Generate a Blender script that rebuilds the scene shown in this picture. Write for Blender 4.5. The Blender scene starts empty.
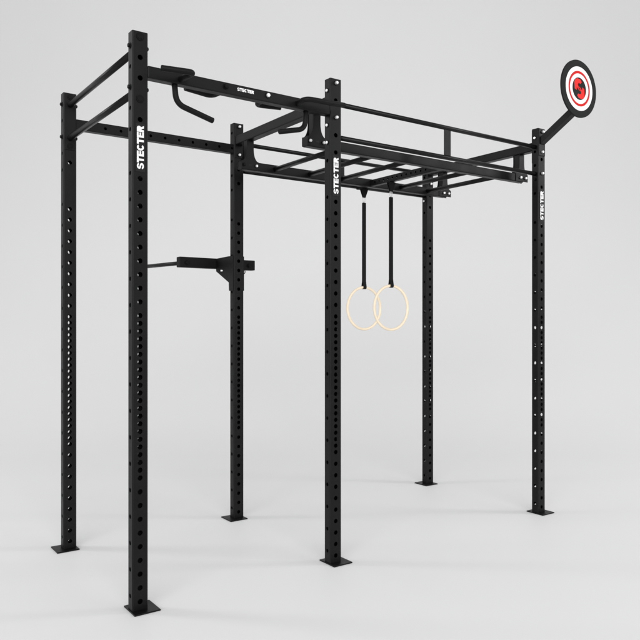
import bpy, bmesh, math, random
from mathutils import Vector, Matrix
random.seed(4)
SC = bpy.context.scene
COL = SC.collection
GZ = -0.018                     # height of the studio floor
TOP = 2.742                     # top of the uprights
PW, PD = 0.078, 0.057           # upright section (X, Y)
PX = (0.0, 1.158, 2.995)        # left edge of the uprights along the rack
PY = (0.0, 1.138)               # front edge of front and rear row

# ------------------------------------------------------------------ materials
def mat(name, col, rough=0.5, metal=0.0, spec=0.5, noise=0.0, nscale=40.0, bump=0.0, bscale=900.0, rvar=0.0):
    m = bpy.data.materials.new(name); m.use_nodes = True
    nt = m.node_tree; b = nt.nodes['Principled BSDF']
    b.inputs['Base Color'].default_value = (*col, 1)
    b.inputs['Roughness'].default_value = rough
    b.inputs['Metallic'].default_value = metal
    b.inputs['Specular IOR Level'].default_value = spec
    tc = nt.nodes.new('ShaderNodeTexCoord')
    if noise or rvar:
        n = nt.nodes.new('ShaderNodeTexNoise'); n.inputs['Scale'].default_value = nscale
        n.inputs['Detail'].default_value = 6
        nt.links.new(tc.outputs['Object'], n.inputs['Vector'])
        if noise:
            r = nt.nodes.new('ShaderNodeMapRange')
            r.inputs['From Min'].default_value = 0.3; r.inputs['From Max'].default_value = 0.7
            r.inputs['To Min'].default_value = 1 - noise; r.inputs['To Max'].default_value = 1 + noise
            nt.links.new(n.outputs['Fac'], r.inputs['Value'])
            v = nt.nodes.new('ShaderNodeVectorMath'); v.operation = 'SCALE'
            v.inputs[0].default_value = col
            nt.links.new(r.outputs['Result'], v.inputs['Scale'])
            nt.links.new(v.outputs['Vector'], b.inputs['Base Color'])
        if rvar:
            r = nt.nodes.new('ShaderNodeMapRange')
            r.inputs['From Min'].default_value = 0.3; r.inputs['From Max'].default_value = 0.7
            r.inputs['To Min'].default_value = rough - rvar; r.inputs['To Max'].default_value = rough + rvar
            nt.links.new(n.outputs['Fac'], r.inputs['Value'])
            nt.links.new(r.outputs['Result'], b.inputs['Roughness'])
    if bump:
        n2 = nt.nodes.new('ShaderNodeTexNoise'); n2.inputs['Scale'].default_value = bscale
        n2.inputs['Detail'].default_value = 2
        nt.links.new(tc.outputs['Object'], n2.inputs['Vector'])
        bp = nt.nodes.new('ShaderNodeBump'); bp.inputs['Strength'].default_value = bump
        bp.inputs['Distance'].default_value = 0.001
        nt.links.new(n2.outputs['Fac'], bp.inputs['Height'])
        nt.links.new(bp.outputs['Normal'], b.inputs['Normal'])
    return m

M = {
 'coat':  mat('black_powder_coat', (0.0035, 0.0035, 0.0037), 0.45, 0, 0.19, noise=0.18, nscale=9, bump=0.25, bscale=700, rvar=0.05),
 'bar':   mat('black_painted_bar', (0.0035, 0.0035, 0.0037), 0.36, 0, 0.2, noise=0.15, nscale=14, bump=0.15, bscale=700, rvar=0.05),
 'grip':  mat('black_grip_tube', (0.004, 0.004, 0.004), 0.55, 0, 0.16, noise=0.15, nscale=30, bump=0.3, bscale=500),
 'blackbolt': mat('black_bolt', (0.004, 0.004, 0.004), 0.45, 0.0, 0.12),
 'steel': mat('zinc_bolt', (0.74, 0.74, 0.74), 0.35, 0.55, 0.6, noise=0.05, nscale=90),
 'sticker': mat('black_sticker', (0.006, 0.006, 0.006), 0.5, 0, 0.25),
 'white': mat('white_print', (0.82, 0.82, 0.82), 0.5),
 'strap': mat('black_webbing', (0.006, 0.006, 0.006), 0.85, 0, 0.2, bump=0.6, bscale=400),
 'wood':  mat('pale_birch', (0.82, 0.70, 0.53), 0.5, 0, 0.4, noise=0.06, nscale=18),
 'ddark': mat('target_black', (0.014, 0.0145, 0.0145), 0.7, 0, 0.1, noise=0.08, nscale=30),
 'dwhite': mat('target_white', (0.80, 0.80, 0.80), 0.6, 0, 0.1),
 'dred':  mat('target_red', (0.56, 0.010, 0.010), 0.6, 0, 0.1),
 'dred2': mat('emblem_red', (0.74, 0.025, 0.022), 0.6, 0, 0.1),
 'floor': mat('studio_floor', (0.80, 0.80, 0.803), 0.55, 0, 0.12, noise=0.004, nscale=0.6),
}

# ------------------------------------------------------------------ helpers
W0, W1, W2, W3, WS = 0.04, 0.12, 0.85, 0.80, 0.675     # studio ambience: below, horizon, upper, zenith
PF, PR, PS = 4150, 130, 120                        # powers of the added front fills and the side softboxes
def thing(name, label, cat, loc, group=None):
    o = bpy.data.objects.new(name, None); COL.objects.link(o)
    o.empty_display_size = 0.1; o.location = loc
    o['label'] = label; o['category'] = cat
    if group: o['group'] = group
    return o

def root_loc(o):
    v = Vector(o.location)
    while o.parent: o = o.parent; v = v + Vector(o.location)
    return v

def obj(name, bm, m, parent=None, label=None, mats=None):
    me = bpy.data.meshes.new(name)
    if parent is not None:
        bmesh.ops.translate(bm, verts=bm.verts, vec=-root_loc(parent))
    bm.to_mesh(me); bm.free()
    o = bpy.data.objects.new(name, me); COL.objects.link(o)
    for mm in (mats or [m]): me.materials.append(mm)
    if parent is not None: o.parent = parent
    if label: o['label'] = label
    return o

def box(bm, x0, x1, y0, y1, z0, z1, bev=0.0, seg=2):
    t = bmesh.new()
    bmesh.ops.create_cube(t, size=1.0)
    for v in t.verts:
        v.co = Vector(((x0+x1)/2 + v.co.x*(x1-x0), (y0+y1)/2 + v.co.y*(y1-y0), (z0+z1)/2 + v.co.z*(z1-z0)))
    if bev: bmesh.ops.bevel(t, geom=list(t.edges), offset=bev, segments=seg, profile=0.5, affect='EDGES')
    add(bm, t)

def add(bm, t):
    me = bpy.data.meshes.new('tmp'); t.to_mesh(me); t.free(); bm.from_mesh(me); bpy.data.meshes.remove(me)

def fillet(pts, rad, n=8):
    pts = [Vector(p) for p in pts]; out = [pts[0]]
    for i in range(1, len(pts)-1):
        a, b, c = pts[i-1], pts[i], pts[i+1]
        d1 = (a-b).normalized(); d2 = (c-b).normalized()
        r = min(rad, (a-b).length*0.49, (c-b).length*0.49)
        p0, p1 = b + d1*r, b + d2*r
        for k in range(n+1):
            t = k/n
            out.append(p0*(1-t)**2 + b*2*t*(1-t) + p1*t*t)
    out.append(pts[-1]); return out

def tube(bm, pts, r, n=20, cap=True, closed=False, edge=0.0):
    pts = [Vector(p) for p in pts]; N = len(pts)
    if edge and not closed:      # slightly rounded ends
        d0 = (pts[1]-pts[0]).normalized(); d1 = (pts[-2]-pts[-1]).normalized()
        pts = [pts[0], pts[0]+d0*edge] + pts[1:-1] + [pts[-1]+d1*edge, pts[-1]]; N = len(pts)
    rings = []; nrm = None
    for i in range(N):
        if closed: d = (pts[(i+1) % N] - pts[i-1]).normalized()
        elif i == 0: d = (pts[1]-pts[0]).normalized()
        elif i == N-1: d = (pts[-1]-pts[-2]).normalized()
        else: d = ((pts[i+1]-pts[i]).normalized() + (pts[i]-pts[i-1]).normalized()).normalized()
        if nrm is None:
            nrm = d.orthogonal().normalized()
        nrm = (nrm - d*nrm.dot(d)).normalized()
        b = d.cross(nrm)
        rr = r - edge*0.8 if (edge and not closed and i in (0, N-1)) else r
        rings.append([bm.verts.new(pts[i] + nrm*rr*math.cos(2*math.pi*k/n) + b*rr*math.sin(2*math.pi*k/n)) for k in range(n)])
    for i in range(N if closed else N-1):
        A, B = rings[i], rings[(i+1) % N]
        for k in range(n):
            f = bm.faces.new((A[k], A[(k+1) % n], B[(k+1) % n], B[k])); f.smooth = True
    if cap and not closed:
        bm.faces.new(rings[0][::-1]); bm.faces.new(rings[-1])

def sheet(bm, o, u, a, n, L, ws, holes, t, cap_rim=True):
    """flat wall along u (length L), width ws along a centred on o, outward normal n, with round holes [(pos, r)]"""
    K = 14
    holes = sorted(holes)
    cuts = [0.0]
    for i in range(len(holes)-1):
        cuts.append((holes[i][0]+holes[i+1][0])/2)
    cuts.append(L)
    hw = ws/2
    def P(x, y, d): return o + u*x + a*y - n*d
    if not holes:
        for d in (0.0, t):
            vs = [bm.verts.new(P(x, y, d)) for x, y in ((0, -hw), (L, -hw), (L, hw), (0, hw))]
            bm.faces.new(vs if d == 0 else vs[::-1])
        return
    for i, (hx, hr) in enumerate(holes):
        x0, x1 = cuts[i], cuts[i+1]
        rims = []
        for d in (0.0, t):
            c = [bm.verts.new(P(hx + hr*math.cos(2*math.pi*k/(2*K)), hr*math.sin(2*math.pi*k/(2*K)), d)) for k in range(2*K)]
            rims.append(c)
            A, B, C_, D = [bm.verts.new(P(x, y, d)) for x, y in ((x0, -hw), (x1, -hw), (x1, hw), (x0, hw))]
            E0, E1 = bm.verts.new(P(x1, 0, d)), bm.verts.new(P(x0, 0, d))
            f1 = [E0, C_, D, E1] + [c[k] for k in range(K, -1, -1)]
            f2 = [E1, A, B, E0] + [c[k % (2*K)] for k in range(2*K, K-1, -1)]
            for f in (f1, f2):
                bm.faces.new(f if d == 0 else f[::-1])
        for k in range(2*K):
            bm.faces.new((rims[0][k], rims[1][k], rims[1][(k+1) % (2*K)], rims[0][(k+1) % (2*K)]))

def holed_tube(bm, base, u, a, b, L, w, d, ha, hb, r=0.006, t=0.003, caps=True):
    """rectangular tube from base centre along u; w along a, d along b; ha: holes in the +-b walls, hb: holes in the +-a walls"""
    base, u, a, b = map(Vector, (base, u, a, b))
    for s in (1, -1):
        sheet(bm, base + b*s*d/2, u, a, b*s, L, w-2*r, ha, t)
        sheet(bm, base + a*s*w/2, u, b, a*s, L, d-2*r, hb, t)
    for sa in (1, -1):
        for sb in (1, -1):
            c = base + a*sa*(w/2-r) + b*sb*(d/2-r)
            prev = None
            for k in range(6):
                an = math.pi/2*k/5
                off = a*sa*math.cos(an)*r + b*sb*math.sin(an)*r
                cur = (bm.verts.new(c+off), bm.verts.new(c+off+u*L))
                if prev:
                    f = bm.faces.new((prev[0], prev[1], cur[1], cur[0])); f.smooth = True
                prev = cur
            # inner corner
            p = [c + a*sa*(r-t), c + a*sa*(r-t) + b*sb*(r-t), c + b*sb*(r-t)]
            for q in (0, 1):
                bm.faces.new([bm.verts.new(x) for x in (p[q], p[q+1], p[q+1]+u*L, p[q]+u*L)])
    if caps:
        for z in (0.0, L):
            vs = []
            for sa, sb in ((1, 1), (-1, 1), (-1, -1), (1, -1)):
                c = base + u*z + a*sa*(w/2-r) + b*sb*(d/2-r)
                rng = range(6) if sa*sb > 0 else range(5, -1, -1)
                for k in rng:
                    an = math.pi/2*k/5
                    vs.append(bm.verts.new(c + a*sa*math.cos(an)*r + b*sb*math.sin(an)*r))
            bm.faces.new(vs)

def hexhead(bm, p, n, r, h, washer=True):
    p = Vector(p); n = Vector(n).normalized(); e = n.orthogonal().normalized(); g = n.cross(e)
    def disc(c0, c1, r0, r1, k, mi=0, rot=0.0, cap=True):
        A = [bm.verts.new(c0 + (e*math.cos(2*math.pi*i/k+rot)+g*math.sin(2*math.pi*i/k+rot))*r0) for i in range(k)]
        B = [bm.verts.new(c1 + (e*math.cos(2*math.pi*i/k+rot)+g*math.sin(2*math.pi*i/k+rot))*r1) for i in range(k)]
        for i in range(k):
            bm.faces.new((A[i], A[(i+1) % k], B[(i+1) % k], B[i])).material_index = mi
        if cap: bm.faces.new(B).material_index = mi
    if washer: disc(p, p+n*0.003, r*1.42, r*1.38, 20, 1)
    disc(p+n*0.003, p+n*(h*0.8), r, r, 6, 0, 0.3, False)
    disc(p+n*(h*0.8), p+n*h, r, r*0.80, 6, 0, 0.3)

def prism(bm, poly, origin, ax, ay, n, th, smooth=False):
    """extruded outline: poly of (s,t) in plane (ax, ay) at origin, thickness th along n"""
    origin, ax, ay, n = map(Vector, (origin, ax, ay, n))
    A = [bm.verts.new(origin + ax*s + ay*t) for s, t in poly]
    B = [bm.verts.new(v.co + n*th) for v in A]
    bm.faces.new(A[::-1]); bm.faces.new(B)
    k = len(poly)
    for i in range(k): bm.faces.new((A[i], A[(i+1) % k], B[(i+1) % k], B[i]))

# ---- block lettering (heavy grotesque), each glyph a list of outlines on a 1 x 1.35 cell
def glyph(ch):
    W, H, s = 0.92, 1.0, 0.30
    if ch == 'T': return [[(0, H), (0, H-s*.86), (W/2-s/2, H-s*.86), (W/2-s/2, 0), (W/2+s/2, 0), (W/2+s/2, H-s*.86), (W, H-s*.86), (W, H)]], W
    if ch == 'E':
        W = .80; q = .235
        return [[(0, 0), (W, 0), (W, q), (s, q), (s, .5-q/2), (W*.93, .5-q/2), (W*.93, .5+q/2), (s, .5+q/2), (s, H-q), (W, H-q), (W, H), (0, H)]], W
    def arc(cx, cy, rx, ry, a0, a1, n=8):
        return [(cx+rx*math.cos(math.radians(a0+(a1-a0)*k/n)), cy+ry*math.sin(math.radians(a0+(a1-a0)*k/n))) for k in range(n+1)]
    if ch == 'C':
        W = .95
        o = arc(W/2, .5, W/2, .5, 38, 322, 22)
        i = arc(W/2, .5, W/2-s, .5-.24, 322-8, 38+8, 18)
        return [o + i], W
    if ch == 'R':
        W = .90
        return [[(0, 0), (s, 0), (s, .34), (.40, .34), (.58, 0), (W+.03, 0), (.70, .40)] + arc(.56, .70, .32, .30, -50, 90, 8) + [(0, 1.0)],
                ], W
    if ch == 'S':
        W = .90
        cx = W/2
        top = arc(cx, .71, .43, .29, 5, 180, 10)            # outer upper bowl
        mid = arc(cx+.02, .64, .45, .24, 180, 235, 4)
        low = arc(cx-.02, .29, .18, .10, 60, -90, 5)
        l2 = arc(cx, .29, .16, .09, -90, -172, 3)
        bot = arc(cx, .29, .45, .29, 182, 360, 12)
        up = arc(cx-.02, .33, .47, .26, 0, 55, 4)
        in2 = arc(cx+.02, .71, .18, .10, 240, 90, 5)
        in3 = arc(cx, .71, .15, .09, 90, 10, 3)
        return [top + mid + low + l2 + bot + up + in2 + in3], W
def word(bm, text, origin, adv, up, n, h, th, gap=0.10, length=None):
    adv, up = Vector(adv), Vector(up)
    gl = [glyph(c) for c in text]
    tot = sum(w for _, w in gl) + gap*(len(gl)-1)
    kx = (length/(tot*h)) if length else 1.0
    x = -tot/2
    for polys, w in gl:
        for pl in polys:
            prism(bm, [((x+px)*h*kx, (py-.5)*h) for px, py in pl], origin, adv, up, n, th)
        x += w + gap

# ------------------------------------------------------------------ the setting: studio floor sweeping up into a backdrop
FW = Vector((0.5778, 0.8162, 0)); RT = Vector((0.8162, -0.5778, 0))
CAM = Vector((-1.2336, -3.2777, 1.368))
def sweep_pt(s, lat):
    # s: distance along the profile; floor, then a wide quarter curve, then wall
    R, D = 9.0, 7.5
    if s < D: y, z = s, 0.0
    elif s < D + R*math.pi/2:
        a = (s-D)/R; y, z = D + R*math.sin(a), R*(1-math.cos(a))
    else: y, z = D+R, R + (s-D-R*math.pi/2)
    p = CAM + FW*y + RT*lat; return Vector((p.x, p.y, GZ + z))
def strip(s0, s1, n, name):
    bm = bmesh.new(); prev = None
    for i in range(n+1):
        s = s0 + (s1-s0)*i/n
        cur = (bm.verts.new(sweep_pt(s, -22)), bm.verts.new(sweep_pt(s, 22)))
        if prev: 
            f = bm.faces.new((prev[0], prev[1], cur[1], cur[0])); f.smooth = True
        prev = cur
    o = obj(name, bm, M['floor']); o['kind'] = 'structure'; return o
strip(-10, 7.5, 6, 'floor')
strip(7.5, 7.5+9*math.pi/2+7, 60, 'backdrop')

# ------------------------------------------------------------------ the rack
rack = thing('pull_up_rack', 'black six-post steel pull-up rack with monkey bars and round target, standing on pale grey floor', 'pull-up rack', (1.5, 0.6, GZ))
rack_parts = {}
HR = 0.0125
def post_holes():
    f = [0.030 - GZ + 0.0652*k for k in range(9)]
    f = [h for h in f if h < 0.59 - GZ]
    f += [0.618 - GZ + 0.03676*k for k in range(22)]
    f += [1.390 - GZ + 0.0652*k for k in range(1, 11)]
    f += [z - GZ for z in (2.323, 2.421, 2.521, 2.619, 2.717)]
    s = [0.057 - GZ + 0.12575*k for k in range(17)] + [z - GZ for z in (2.277, 2.379, 2.478, 2.576, 2.675)]
    return [(h, HR) for h in f], [(h, HR*0.86) for h in s]
FH, SH = post_holes()
H = TOP - GZ
posts = {}
for r_, y in enumerate(PY):
    for c_, x in enumerate(PX):
        bm = bmesh.new()
        holed_tube(bm, (x+PW/2, y+PD/2, GZ+0.008), (0, 0, 1), (1, 0, 0), (0, 1, 0), H-0.008,
                   PW, PD, [(h-0.008, r) for h, r in FH if h < H-0.02], [(h-0.008, r) for h, r in SH], caps=True)
        p = obj('upright', bm, M['coat'], rack)
        posts[(c_, r_)] = p
        bm = bmesh.new()
        if r_ == 0: bx0, bx1 = x-0.006, x+0.124
        else: bx0, bx1 = x-0.048, x+0.084
        box(bm, bx0, bx1, y-0.046, y+0.098, GZ+0.0005, GZ+0.0078, 0.0015, 1)
        obj('base_plate', bm, M['coat'], p)
        # printed name on its black sticker: front row faces the camera side, rear row faces out the back
        ny = -1 if r_ == 0 else 1
        fy = y - 0.0006 if r_ == 0 else y + PD + 0.0006
        bm = bmesh.new()
        ys = sorted((fy, fy + ny*0.0008))
        box(bm, x+PW/2-0.024, x+PW/2+0.024, ys[0], ys[1], 2.075, 2.304)
        obj('logo_sticker', bm, M['sticker'], p)
        bm = bmesh.new()
        word(bm, 'STECTER', (x+PW/2, fy+ny*0.0012, 2.19), (0, 0, 1), (-1 if ny < 0 else 1, 0, 0), (0, ny, 0), 0.034, 0.0006, 0.05, 0.205)
        obj('logo_lettering', bm, M['white'], p)

def bolt(p, n, m, parent, r=0.0105, h=0.012, washer=True):
    bm = bmesh.new(); hexhead(bm, p, n, r, h, washer); return obj('bolt', bm, None, parent, mats=[M[m], M['blackbolt']])

def part(name, bm, m='coat', parent=None, label=None):
    return obj(name, bm, M[m], parent or rack, label)

cx = [x+PW/2 for x in PX]
Yr = PY[1]
# two round crossbars closing the left end
for z in (2.67, 2.47):
    bm = bmesh.new(); tube(bm, [(cx[0], PD, z), (cx[0], Yr-0.0045, z)], 0.017, 24)
    part('side_crossbar', bm, 'bar')
for y0, y1 in ((PD+0.0005, PD+0.0045), (Yr-0.0045, Yr-0.0005)):
    bm = bmesh.new(); box(bm, 0.006, PW-0.006, y0, y1, 2.398, 2.738, 0.0015, 1)
    pl = part('mount_plate', bm)
for z in (2.675, 2.478):
    for r_ in (0, 1):
        y = PY[r_]+PD/2
        bolt((0, y, z), (-1, 0, 0), 'blackbolt', posts[(0, r_)], 0.0105, 0.012)
        bolt((PW, y, z), (1, 0, 0), 'blackbolt', posts[(0, r_)], 0.0105, 0.012)
for z in (2.717, 2.421):
    bolt((cx[0], 0, z), (0, -1, 0), 'blackbolt', posts[(0, 0)], 0.014, 0.006)
    bolt((cx[0], Yr-0.0045, z), (0, -1, 0), 'blackbolt', posts[(0, 1)], 0.013, 0.006)

# perforated beam of the rear left bay
bm = bmesh.new()
holed_tube(bm, (PW, Yr+PD/2, 2.562), (1, 0, 0), (0, 0, 1), (0, 1, 0), PX[1]-PW, 0.062, 0.050,
           [(0.0805+0.0988*k, 0.0095) for k in range(0, 11)], [], r=0.005, caps=False)
part('rear_beam', bm)

# beam with the grips between the two front left uprights
bz0, bz1 = 2.531, 2.590
by = PD/2
bm = bmesh.new(); box(bm, PW, PX[1], 0.002, 0.053, bz0, bz1, 0.006, 3)
beam = part('grip_beam', bm)
bm = bmesh.new(); word(bm, 'STECTER', (0.612, 0.0012, 2.566), (1, 0, 0), (0, 0, 1), (0, -1, 0), 0.017, 0.0006, 0.06, 0.098)
obj('logo_lettering', bm, M['white'], beam)
bolt((0.496, 0.002, 2.566), (0, -1, 0), 'blackbolt', beam, 0.0115, 0.013)
bolt((0.747, 0.002, 2.566), (0, -1, 0), 'steel', beam, 0.0115, 0.013)
def grip(name, pts, r=0.0145, rad=0.05):
    bm = bmesh.new(); tube(bm, fillet(pts, rad, 10), r, 20, edge=0.0025)
    return obj(name, bm, M['grip'], beam)
zg = 2.555
grip('angled_grip', [(0.246, 0.004, zg), (0.262, -0.125, zg), (0.105, -0.093, zg)], rad=0.035)
grip('angled_grip', [(0.936, 0.004, zg), (0.930, -0.085, zg+0.006), (1.195, -0.086, zg+0.014)], rad=0.055)
grip('angled_grip', [(0.500, 0.050, zg), (0.490, 0.150, zg), (0.320, 0.110, zg)], rad=0.045)
grip('angled_grip', [(0.750, 0.050, zg), (0.755, 0.150, zg), (0.900, 0.115, zg)], rad=0.045)
grip('hanging_grip', [(0.226, 0.028, 2.533), (0.236, 0.028, 2.440), (0.438, 0.028, 2.387)], rad=0.06)
grip('hanging_grip', [(1.010, 0.028, 2.533), (1.003, 0.028, 2.432), (0.835, 0.028, 2.392)], rad=0.045)

# long round bars with a short strut on both long sides
for y in (0.0 + PD/2, Yr + PD/2):
    for z in (2.610, 2.418):
        bm = bmesh.new(); tube(bm, [(PX[1]+PW, y, z), (PX[2], y, z)], 0.0145, 22)
        part('long_bar', bm, 'bar')
    bm = bmesh.new(); box(bm, 2.088, 2.142, y-0.006, y+0.006, 2.431, 2.597, 0.002, 1)
    part('bar_strut', bm)

# cross beams front to back carrying the monkey bars
for c_ in (1, 2):
    X = cx[c_]
    bm = bmesh.new(); box(bm, X-0.030, X+0.030, PD+0.0005, Yr-0.0055, 2.588, 2.650, 0.006, 3)
    cb = part('cross_beam', bm)
    for y0, y1 in ((PD+0.0005, PD+0.005), (Yr-0.005, Yr-0.0005)):
        bm = bmesh.new(); box(bm, X-0.033, X+0.033, y0, y1, 2.500, 2.738, 0.0018, 1)
        obj('mount_plate', bm, M['coat'], cb)

# hangers: a square post clamped between two flared plates
def flare(X, zt=2.587, zb=2.391):
    a = [(0.026, zt), (0.026, 2.535)]
    n = 8
    for k in range(n+1):
        t = k/n; a.append((0.026 + 0.040*(1-math.cos(t*math.pi/2)), 2.525 - 0.080*math.sin(t*math.pi/2)))
    a += [(0.0665, 2.440), (0.0665, zb)]
    return [(x, z) for x, z in a] + [(-x, z) for x, z in reversed(a)]
RY = ((0.180, 0.230), (0.965, 1.015))       # front and rear rail depth
for c_ in (1, 2):
    X = cx[c_] - (0.008 if c_ == 1 else 0.0)
    for (y0, y1) in RY:
        bm = bmesh.new(); box(bm, X-0.0245, X+0.0245, y0+0.0005, y1-0.0005, 2.4465, 2.5875, 0.004, 2)
        hg = part('hanger_post', bm)
        for yy, s in ((y0-0.0045, -1), (y1+0.0005, 1)):
            bm = bmesh.new(); prism(bm, flare(X), (X, yy, 0), (1, 0, 0), (0, 0, 1), (0, 1, 0), 0.004)
            fp = obj('flared_plate', bm, M['coat'], hg)
        for q_, dx in enumerate((-0.050, 0.046) if c_ == 1 else (-0.018, 0.036)):
            m_ = 'blackbolt' if (c_ == 1 and q_ == 0 and y0 > 0.5) else 'steel'
            bolt((X+dx, y0-0.0045, 2.418), (0, -1, 0), m_, hg, 0.0094, 0.014)
        bm = bmesh.new(); sx_ = X + (0.0 if c_ == 1 else -0.045); box(bm, sx_-0.012, sx_+0.012, y0-0.0058, y0-0.0048, 2.414, 2.424, 0.0004, 1)
        obj('slot', bm, M['sticker'], hg)
for (y0, y1) in RY:
    bm = bmesh.new(); box(bm, PX[1]-0.035, 3.060, y0, y1, 2.386, 2.446, 0.006, 3)
    part('monkey_bar_rail', bm)
for k in range(6):
    X = 1.39 + 0.29*k
    bm = bmesh.new()
    if k == 3:
        holed_tube(bm, (X, RY[0][1]+0.0005, 2.414), (0, 1, 0), (1, 0, 0), (0, 0, 1), RY[1][0]-RY[0][1]-0.001, 0.040, 0.048,
                   [], [(0.03+0.05*j, 0.008) for j in range(14)], r=0.004, caps=False)
        holed_tube(bm, (X, RY[1][1]+0.0005, 2.414), (0, 1, 0), (1, 0, 0), (0, 0, 1), 0.122, 0.040, 0.048,
                   [], [(0.03, 0.008), (0.08, 0.008)], r=0.004, caps=False)
        part('rung', bm, 'coat', label='perforated square rung')
    else:
        tube(bm, [(X, RY[0][1], 2.415), (X, RY[1][0], 2.415)], 0.0165, 22)
        part('rung', bm, 'bar')

# bright bolts on the uprights
for (c_, r_), zs, ss in (((1, 0), (2.717, 2.521), (2.675, 2.478, 2.379)), ((2, 0), (2.574, 2.421), (2.675,)),
                         ((1, 1), (2.717, 2.521), ()), ((2, 1), (2.717, 2.521), (2.377,))):
    x, y = PX[c_], PY[r_]
    yo = -0.005 if r_ == 1 else 0.0
    for z in zs: bolt((cx[c_], y+yo, z), (0, -1, 0), 'steel', posts[(c_, r_)], 0.0098, 0.017)
    for z in ss: bolt((x, y+PD/2, z), (-1, 0, 0), 'steel', posts[(c_, r_)], 0.0096, 0.0095)
    for z in zs: bolt((cx[c_], y+PD, z), (0, 1, 0), 'steel', posts[(c_, r_)], 0.0096, 0.0095)
bolt((cx[2], -0.005, 2.717), (0, -1, 0), 'steel', posts[(2, 0)], 0.0098, 0.017)
bolt((PX[2], PD/2, 2.379), (-1, 0, 0), 'blackbolt', posts[(2, 0)], 0.0098, 0.017)
bolt((PX[1], Yr+PD/2, 2.576), (-1, 0, 0), 'blackbolt', posts[(1, 1)], 0.011, 0.012)

# wall ball target on its raking arm
A0 = Vector((cx[2], -0.0045, 2.652)); A1 = Vector((cx[2], -0.292, 2.822))
bm = bmesh.new()
d = (A1-A0).normalized(); e = Vector((1, 0, 0)); g = d.cross(e)
t = bmesh.new(); bmesh.ops.create_cube(t, size=1.0)
for v in t.verts:
    s = 0.5+v.co.y
    c = A0.lerp(A1, s)
    off = g*v.co.z*0.046
    p = c + e*v.co.x*0.046 + off
    if v.co.y < 0: p = p + d*((A0.y - p.y)/d.y)     # mitred flat against the plate
    else: p = p + d*((A1.y - p.y)/d.y)
    v.co = p
bmesh.ops.bevel(t, geom=[ed for ed in t.edges if abs((ed.verts[0].co-ed.verts[1].co).normalized().dot(d)) > .9], offset=0.005, segments=2, profile=0.5, affect='EDGES')
add(bm, t)
arm = part('target_arm', bm)
bm = bmesh.new(); box(bm, cx[2]-0.034, cx[2]+0.034, -0.0048, -0.0005, 2.546, 2.738, 0.0018, 1)
obj('mount_plate', bm, M['coat'], arm)
DC = Vector((cx[2], -0.309, 2.947)); DR = 0.195
bm = bmesh.new(); box(bm, cx[2]-0.045, cx[2]+0.045, -0.298, -0.292, 2.775, 2.98, 0.002, 1)
obj('disc_bracket', bm, M['coat'], arm)
def ring_faces(bm, c, radii, y, mi, n=96):
    prev = None
    for j, r in enumerate(radii):
        cur = [bm.verts.new((c.x + r*math.cos(2*math.pi*k/n), y, c.z + r*math.sin(2*math.pi*k/n))) for k in range(n)] if r > 0 else None
        if prev is not None:
            for k in range(n):
                f = bm.faces.new((prev[k], prev[(k+1) % n], cur[(k+1) % n], cur[k])); f.material_index = mi[j-1]
        prev = cur
    return prev
bm = bmesh.new()
fy = -0.309
inner = ring_faces(bm, DC, [DR-0.002, DR*.765, DR*.615, DR*.525, DR*.39], fy, [0, 1, 2, 1])
f = bm.faces.new(inner); f.material_index = 0
n = 96
r1 = [bm.verts.new((DC.x + (DR-0.002)*math.cos(2*math.pi*k/n), fy, DC.z + (DR-0.002)*math.sin(2*math.pi*k/n))) for k in range(n)]
r2 = [bm.verts.new((DC.x + DR*math.cos(2*math.pi*k/n), fy+0.002, DC.z + DR*math.sin(2*math.pi*k/n))) for k in range(n)]
r3 = [bm.verts.new((DC.x + DR*math.cos(2*math.pi*k/n), fy+0.0105, DC.z + DR*math.sin(2*math.pi*k/n))) for k in range(n)]
for a, b in ((r1, r2), (r2, r3)):
    for k in range(n): bm.faces.new((a[k], b[k], b[(k+1) % n], a[(k+1) % n]))
bm.faces.new(r3)
disc = obj('target_disc', bm, None, rack, 'round target with black rim, white and thin red rings and a black centre', mats=[M['ddark'], M['dwhite'], M['dred']])
# red interlocking S emblem
bm = bmesh.new()
q = DR*0.385
up_ = [(-.14, .90), (.22, .86), (.44, .70), (.26, .46), (-.02, .52), (-.14, .40), (-.12, .28), (.40, -.14), (.24, -.34), (-.02, -.12), (-.30, .02), (-.30, -.22), (-.56, -.06), (-.60, .52), (-.44, .80)]
up_ = [(-.20, .88), (.18, .84), (.36, .64), (.22, .46), (-.04, .50), (-.16, .36), (-.10, .20), (.20, -.06), (.06, -.20), (-.30, .10), (-.30, -.20), (-.56, -.10), (-.62, .50), (-.46, .78)]
dn_ = [(-x, -y) for x, y in up_]
def rot(pl, a=0.0, dx=0, dy=0): return [((x*math.cos(a)-y*math.sin(a)+dx)*q, (x*math.sin(a)+y*math.cos(a)+dy)*q) for x, y in pl]
for pl in (rot([(x*1.12, y) for x, y in up_], 0, -.075, .01), rot([(x*1.12, y) for x, y in dn_], 0, .075, -.01)):
    prism(bm, pl, (DC.x, fy-0.0006, DC.z), (1, 0, 0), (0, 0, 1), (0, -1, 0), 0.0008)
obj('emblem', bm, M['dred2'], disc)

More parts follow.
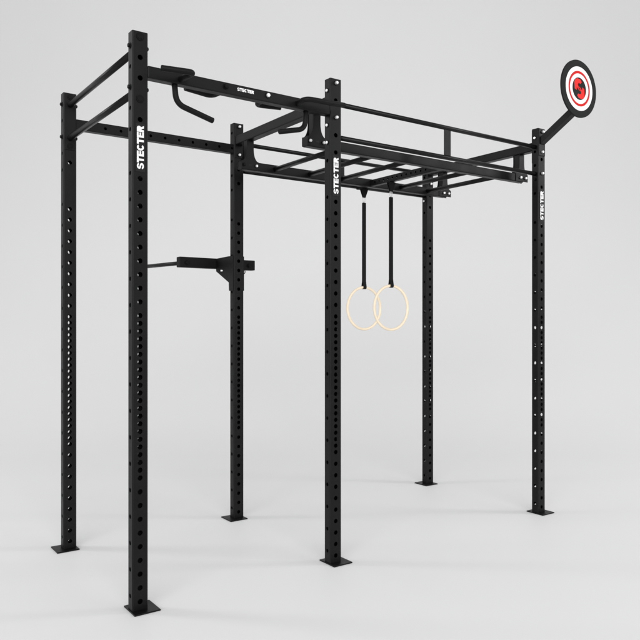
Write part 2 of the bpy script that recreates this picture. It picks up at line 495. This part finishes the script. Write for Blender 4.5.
# ------------------------------------------------------------------ gymnastic rings
def gym_ring(X, Y, label):
    root = thing('gymnastic_ring', label, 'gymnastic ring', (X, Y, 1.289), 'gymnastic rings hanging from the monkey bars')
    R, r = 0.1620, 0.0100
    zc = 1.289 + R + r
    bm = bmesh.new()
    tube(bm, [(X + R*math.cos(2*math.pi*k/72), Y, zc + R*math.sin(2*math.pi*k/72)) for k in range(72)], r, 18, closed=True)
    obj('wooden_hoop', bm, M['wood'], root)
    # flat webbing looped under the top of the hoop
    zt, w, th = 2.279, 0.0150, 0.0022
    ztop = zc + R
    bm = bmesh.new()
    for s in (-1, 1):
        prof = [(s*0.0035, zt), (s*0.0045, ztop+0.05), (s*(r+0.002), ztop+0.006), (s*(r+0.002), ztop-0.004), (s*0.006, ztop-r-0.002), (0, ztop-r-0.004)]
        vs = []
        for (dy, z) in prof:
            vs.append([bm.verts.new((X+sx*w, Y+dy+s*o, z)) for sx in (-1, 1) for o in (0, th)])
        for a, b in zip(vs, vs[1:]):
            bm.faces.new((a[0], a[2], b[2], b[0])); bm.faces.new((a[1], a[3], b[3], b[1]))
            bm.faces.new((a[0], a[1], b[1], b[0])); bm.faces.new((a[2], a[3], b[3], b[2]))
        bm.faces.new((vs[0][0], vs[0][1], vs[0][3], vs[0][2]))
    st = obj('strap', bm, M['strap'], root)
    bm = bmesh.new()
    # bright carabiner between strap and hanger
    pts = []
    for k in range(32):
        a = 2*math.pi*k/32
        pts.append((X + 0.0105*math.cos(a), Y, 2.302 + 0.0235*math.sin(a)))
    tube(bm, pts, 0.0032, 12, closed=True)
    obj('carabiner', bm, M['steel'], root)
    bm = bmesh.new()
    # tapering loop of webbing thrown over the rung
    zr = 2.415
    prev = None
    prof = [(0.011, 2.319), (0.015, 2.332), (0.030, 2.372), (0.032, 2.389)]
    for s in (-1, 1):
        prev = None
        for i, (hw, z) in enumerate(prof):
            dy = s*(0.003 + 0.002*i)
            cur = [bm.verts.new((X+q_*hw, Y+dy+s*o, z)) for q_ in (-1, 1) for o in (0, 0.0025)]
            if prev:
                a, b = prev, cur
                bm.faces.new((a[0], a[2], b[2], b[0])); bm.faces.new((a[1], a[3], b[3], b[1]))
                bm.faces.new((a[0], a[1], b[1], b[0])); bm.faces.new((a[2], a[3], b[3], b[2]))
            else: bm.faces.new((cur[0], cur[1], cur[3], cur[2]))
            prev = cur
    box(bm, X-0.030, X+0.030, Y-0.016, Y+0.016, 2.383, 2.3895, 0.001, 1)
    obj('hanging_loop', bm, M['strap'], root)
    return root
gym_ring(2.26, 1.066, 'pale wooden ring on a black strap, left one of the pair')
gym_ring(2.26, 0.748, 'pale wooden ring on a black strap, right one overlapping its neighbour')

# ------------------------------------------------------------------ dip attachment on the middle rear upright
dip = thing('dip_bar_attachment', 'black dip bar attachment hooked on the middle rear upright at chest height', 'dip bars', (cx[1], 1.30, 1.60))
YC = 1.395
bm = bmesh.new(); box(bm, 0.868, 1.478, YC, YC+0.055, 1.742, 1.816, 0.005, 2)
cbm = obj('crossmember', bm, M['grip'], dip)
for X in (0.925, 1.425):
    bolt((X, YC, 1.775), (0, -1, 0), 'blackbolt', cbm, 0.014, 0.012)
for s, X0 in ((-1, PX[1]-0.0055), (1, PX[1]+PW+0.0005)):
    poly = [(1.138+0.004, 1.816), (1.21, 1.818), (YC-0.0005, 1.814), (YC-0.0005, 1.722), (1.203, 1.634), (1.199, 1.575), (1.142, 1.575)]
    bm = bmesh.new(); prism(bm, poly, (X0, 0, 0), (0, 1, 0), (0, 0, 1), (1, 0, 0), 0.005)
    sp = obj('side_plate', bm, M['coat'], dip)
bm = bmesh.new(); tube(bm, [(PX[1]-0.018, 1.30, 1.722), (PX[1]+PW+0.085, 1.30, 1.722)], 0.006, 12)
pin = obj('locking_pin', bm, M['steel'], dip)
bm = bmesh.new(); tube(bm, fillet([(PX[1]+PW+0.05, 1.275, 1.734), (PX[1]+PW+0.088, 1.275, 1.734), (PX[1]+PW+0.088, 1.275, 1.706), (PX[1]+PW+0.05, 1.275, 1.700)], 0.012, 6), 0.003, 10)
obj('pin_clip', bm, M['blackbolt'], dip)
for s, X in ((-1, 0.905), (1, 1.441)):
    bm = bmesh.new(); L = 0.54
    tube(bm, [(X, YC+0.054, 1.775), (X + s*0.165*L, YC+0.054+0.986*L, 1.775)], 0.0145, 22, edge=0.003)
    obj('dip_handle', bm, M['bar'], dip)

# ------------------------------------------------------------------ light: side softboxes, plus front fill lamps added for brightness
w = bpy.data.worlds.new('World'); SC.world = w; w.use_nodes = True
wt = w.node_tree; bg = wt.nodes['Background']
tc = wt.nodes.new('ShaderNodeTexCoord'); sx = wt.nodes.new('ShaderNodeSeparateXYZ'); cr = wt.nodes.new('ShaderNodeValToRGB')
mr = wt.nodes.new('ShaderNodeMapRange'); mr.inputs['From Min'].default_value = -1; mr.inputs['From Max'].default_value = 1
wt.links.new(tc.outputs['Generated'], sx.inputs[0]); wt.links.new(sx.outputs['Z'], mr.inputs['Value'])
wt.links.new(mr.outputs['Result'], cr.inputs['Fac']); wt.links.new(cr.outputs['Color'], bg.inputs['Color'])
e = cr.color_ramp.elements
e[0].position = 0.0; e[0].color = (W0, W0, W0, 1)
e[1].position = 1.0; e[1].color = (W3, W3, W3, 1)
for p_, v_ in ((0.5, W1), (0.68, W2)):
    q_ = e.new(p_); q_.color = (v_, v_, v_, 1)
bg.inputs['Strength'].default_value = WS
def area(name, loc, target, sx, sy, power, col=(1, 1, 1)):
    l = bpy.data.lights.new(name, 'AREA'); l.shape = 'RECTANGLE'; l.size = sx; l.size_y = sy; l.energy = power; l.color = col
    o = bpy.data.objects.new(name, l); COL.objects.link(o); o.location = loc
    o.rotation_euler = (Vector(target)-Vector(loc)).to_track_quat('-Z', 'Y').to_euler()
    return o
mid = Vector((1.5, 0.6, 0))
area('front_fill_light', CAM + Vector((0, 0, 5.5)) - FW*16.0, CAM + FW*15 + Vector((0, 0, 5.0)), 24, 7, PF)  # unseen fill lamp, added to brighten the backdrop wall
area('front_fill_light', mid + Vector((5.5, -9.5, 4.6)), mid + Vector((0, 0, 1.6)), 7, 4, PR)  # second added fill, lightens the upper front faces of the uprights
area('softbox_side', mid - RT*8.0 + Vector((0, 0, 4.6)), mid + Vector((0, 0, 0.6)), 1.4, 3.0, PS)
area('softbox_side', mid + RT*8.0 + Vector((0, 0, 4.6)), mid + Vector((0, 0, 0.6)), 1.4, 3.0, PS)

# ------------------------------------------------------------------ camera
cam = bpy.data.cameras.new('camera'); co = bpy.data.objects.new('camera', cam); COL.objects.link(co)
co.location = CAM; co.rotation_euler = (math.radians(90), 0, -math.radians(35.2953))
cam.sensor_width = 36; cam.lens = 717/640*36; cam.shift_y = 0.3/640; cam.clip_end = 200; cam.clip_start = 0.05
SC.camera = co
SC.view_settings.view_transform = 'Standard'; SC.view_settings.look = 'None'; SC.view_settings.exposure = 0
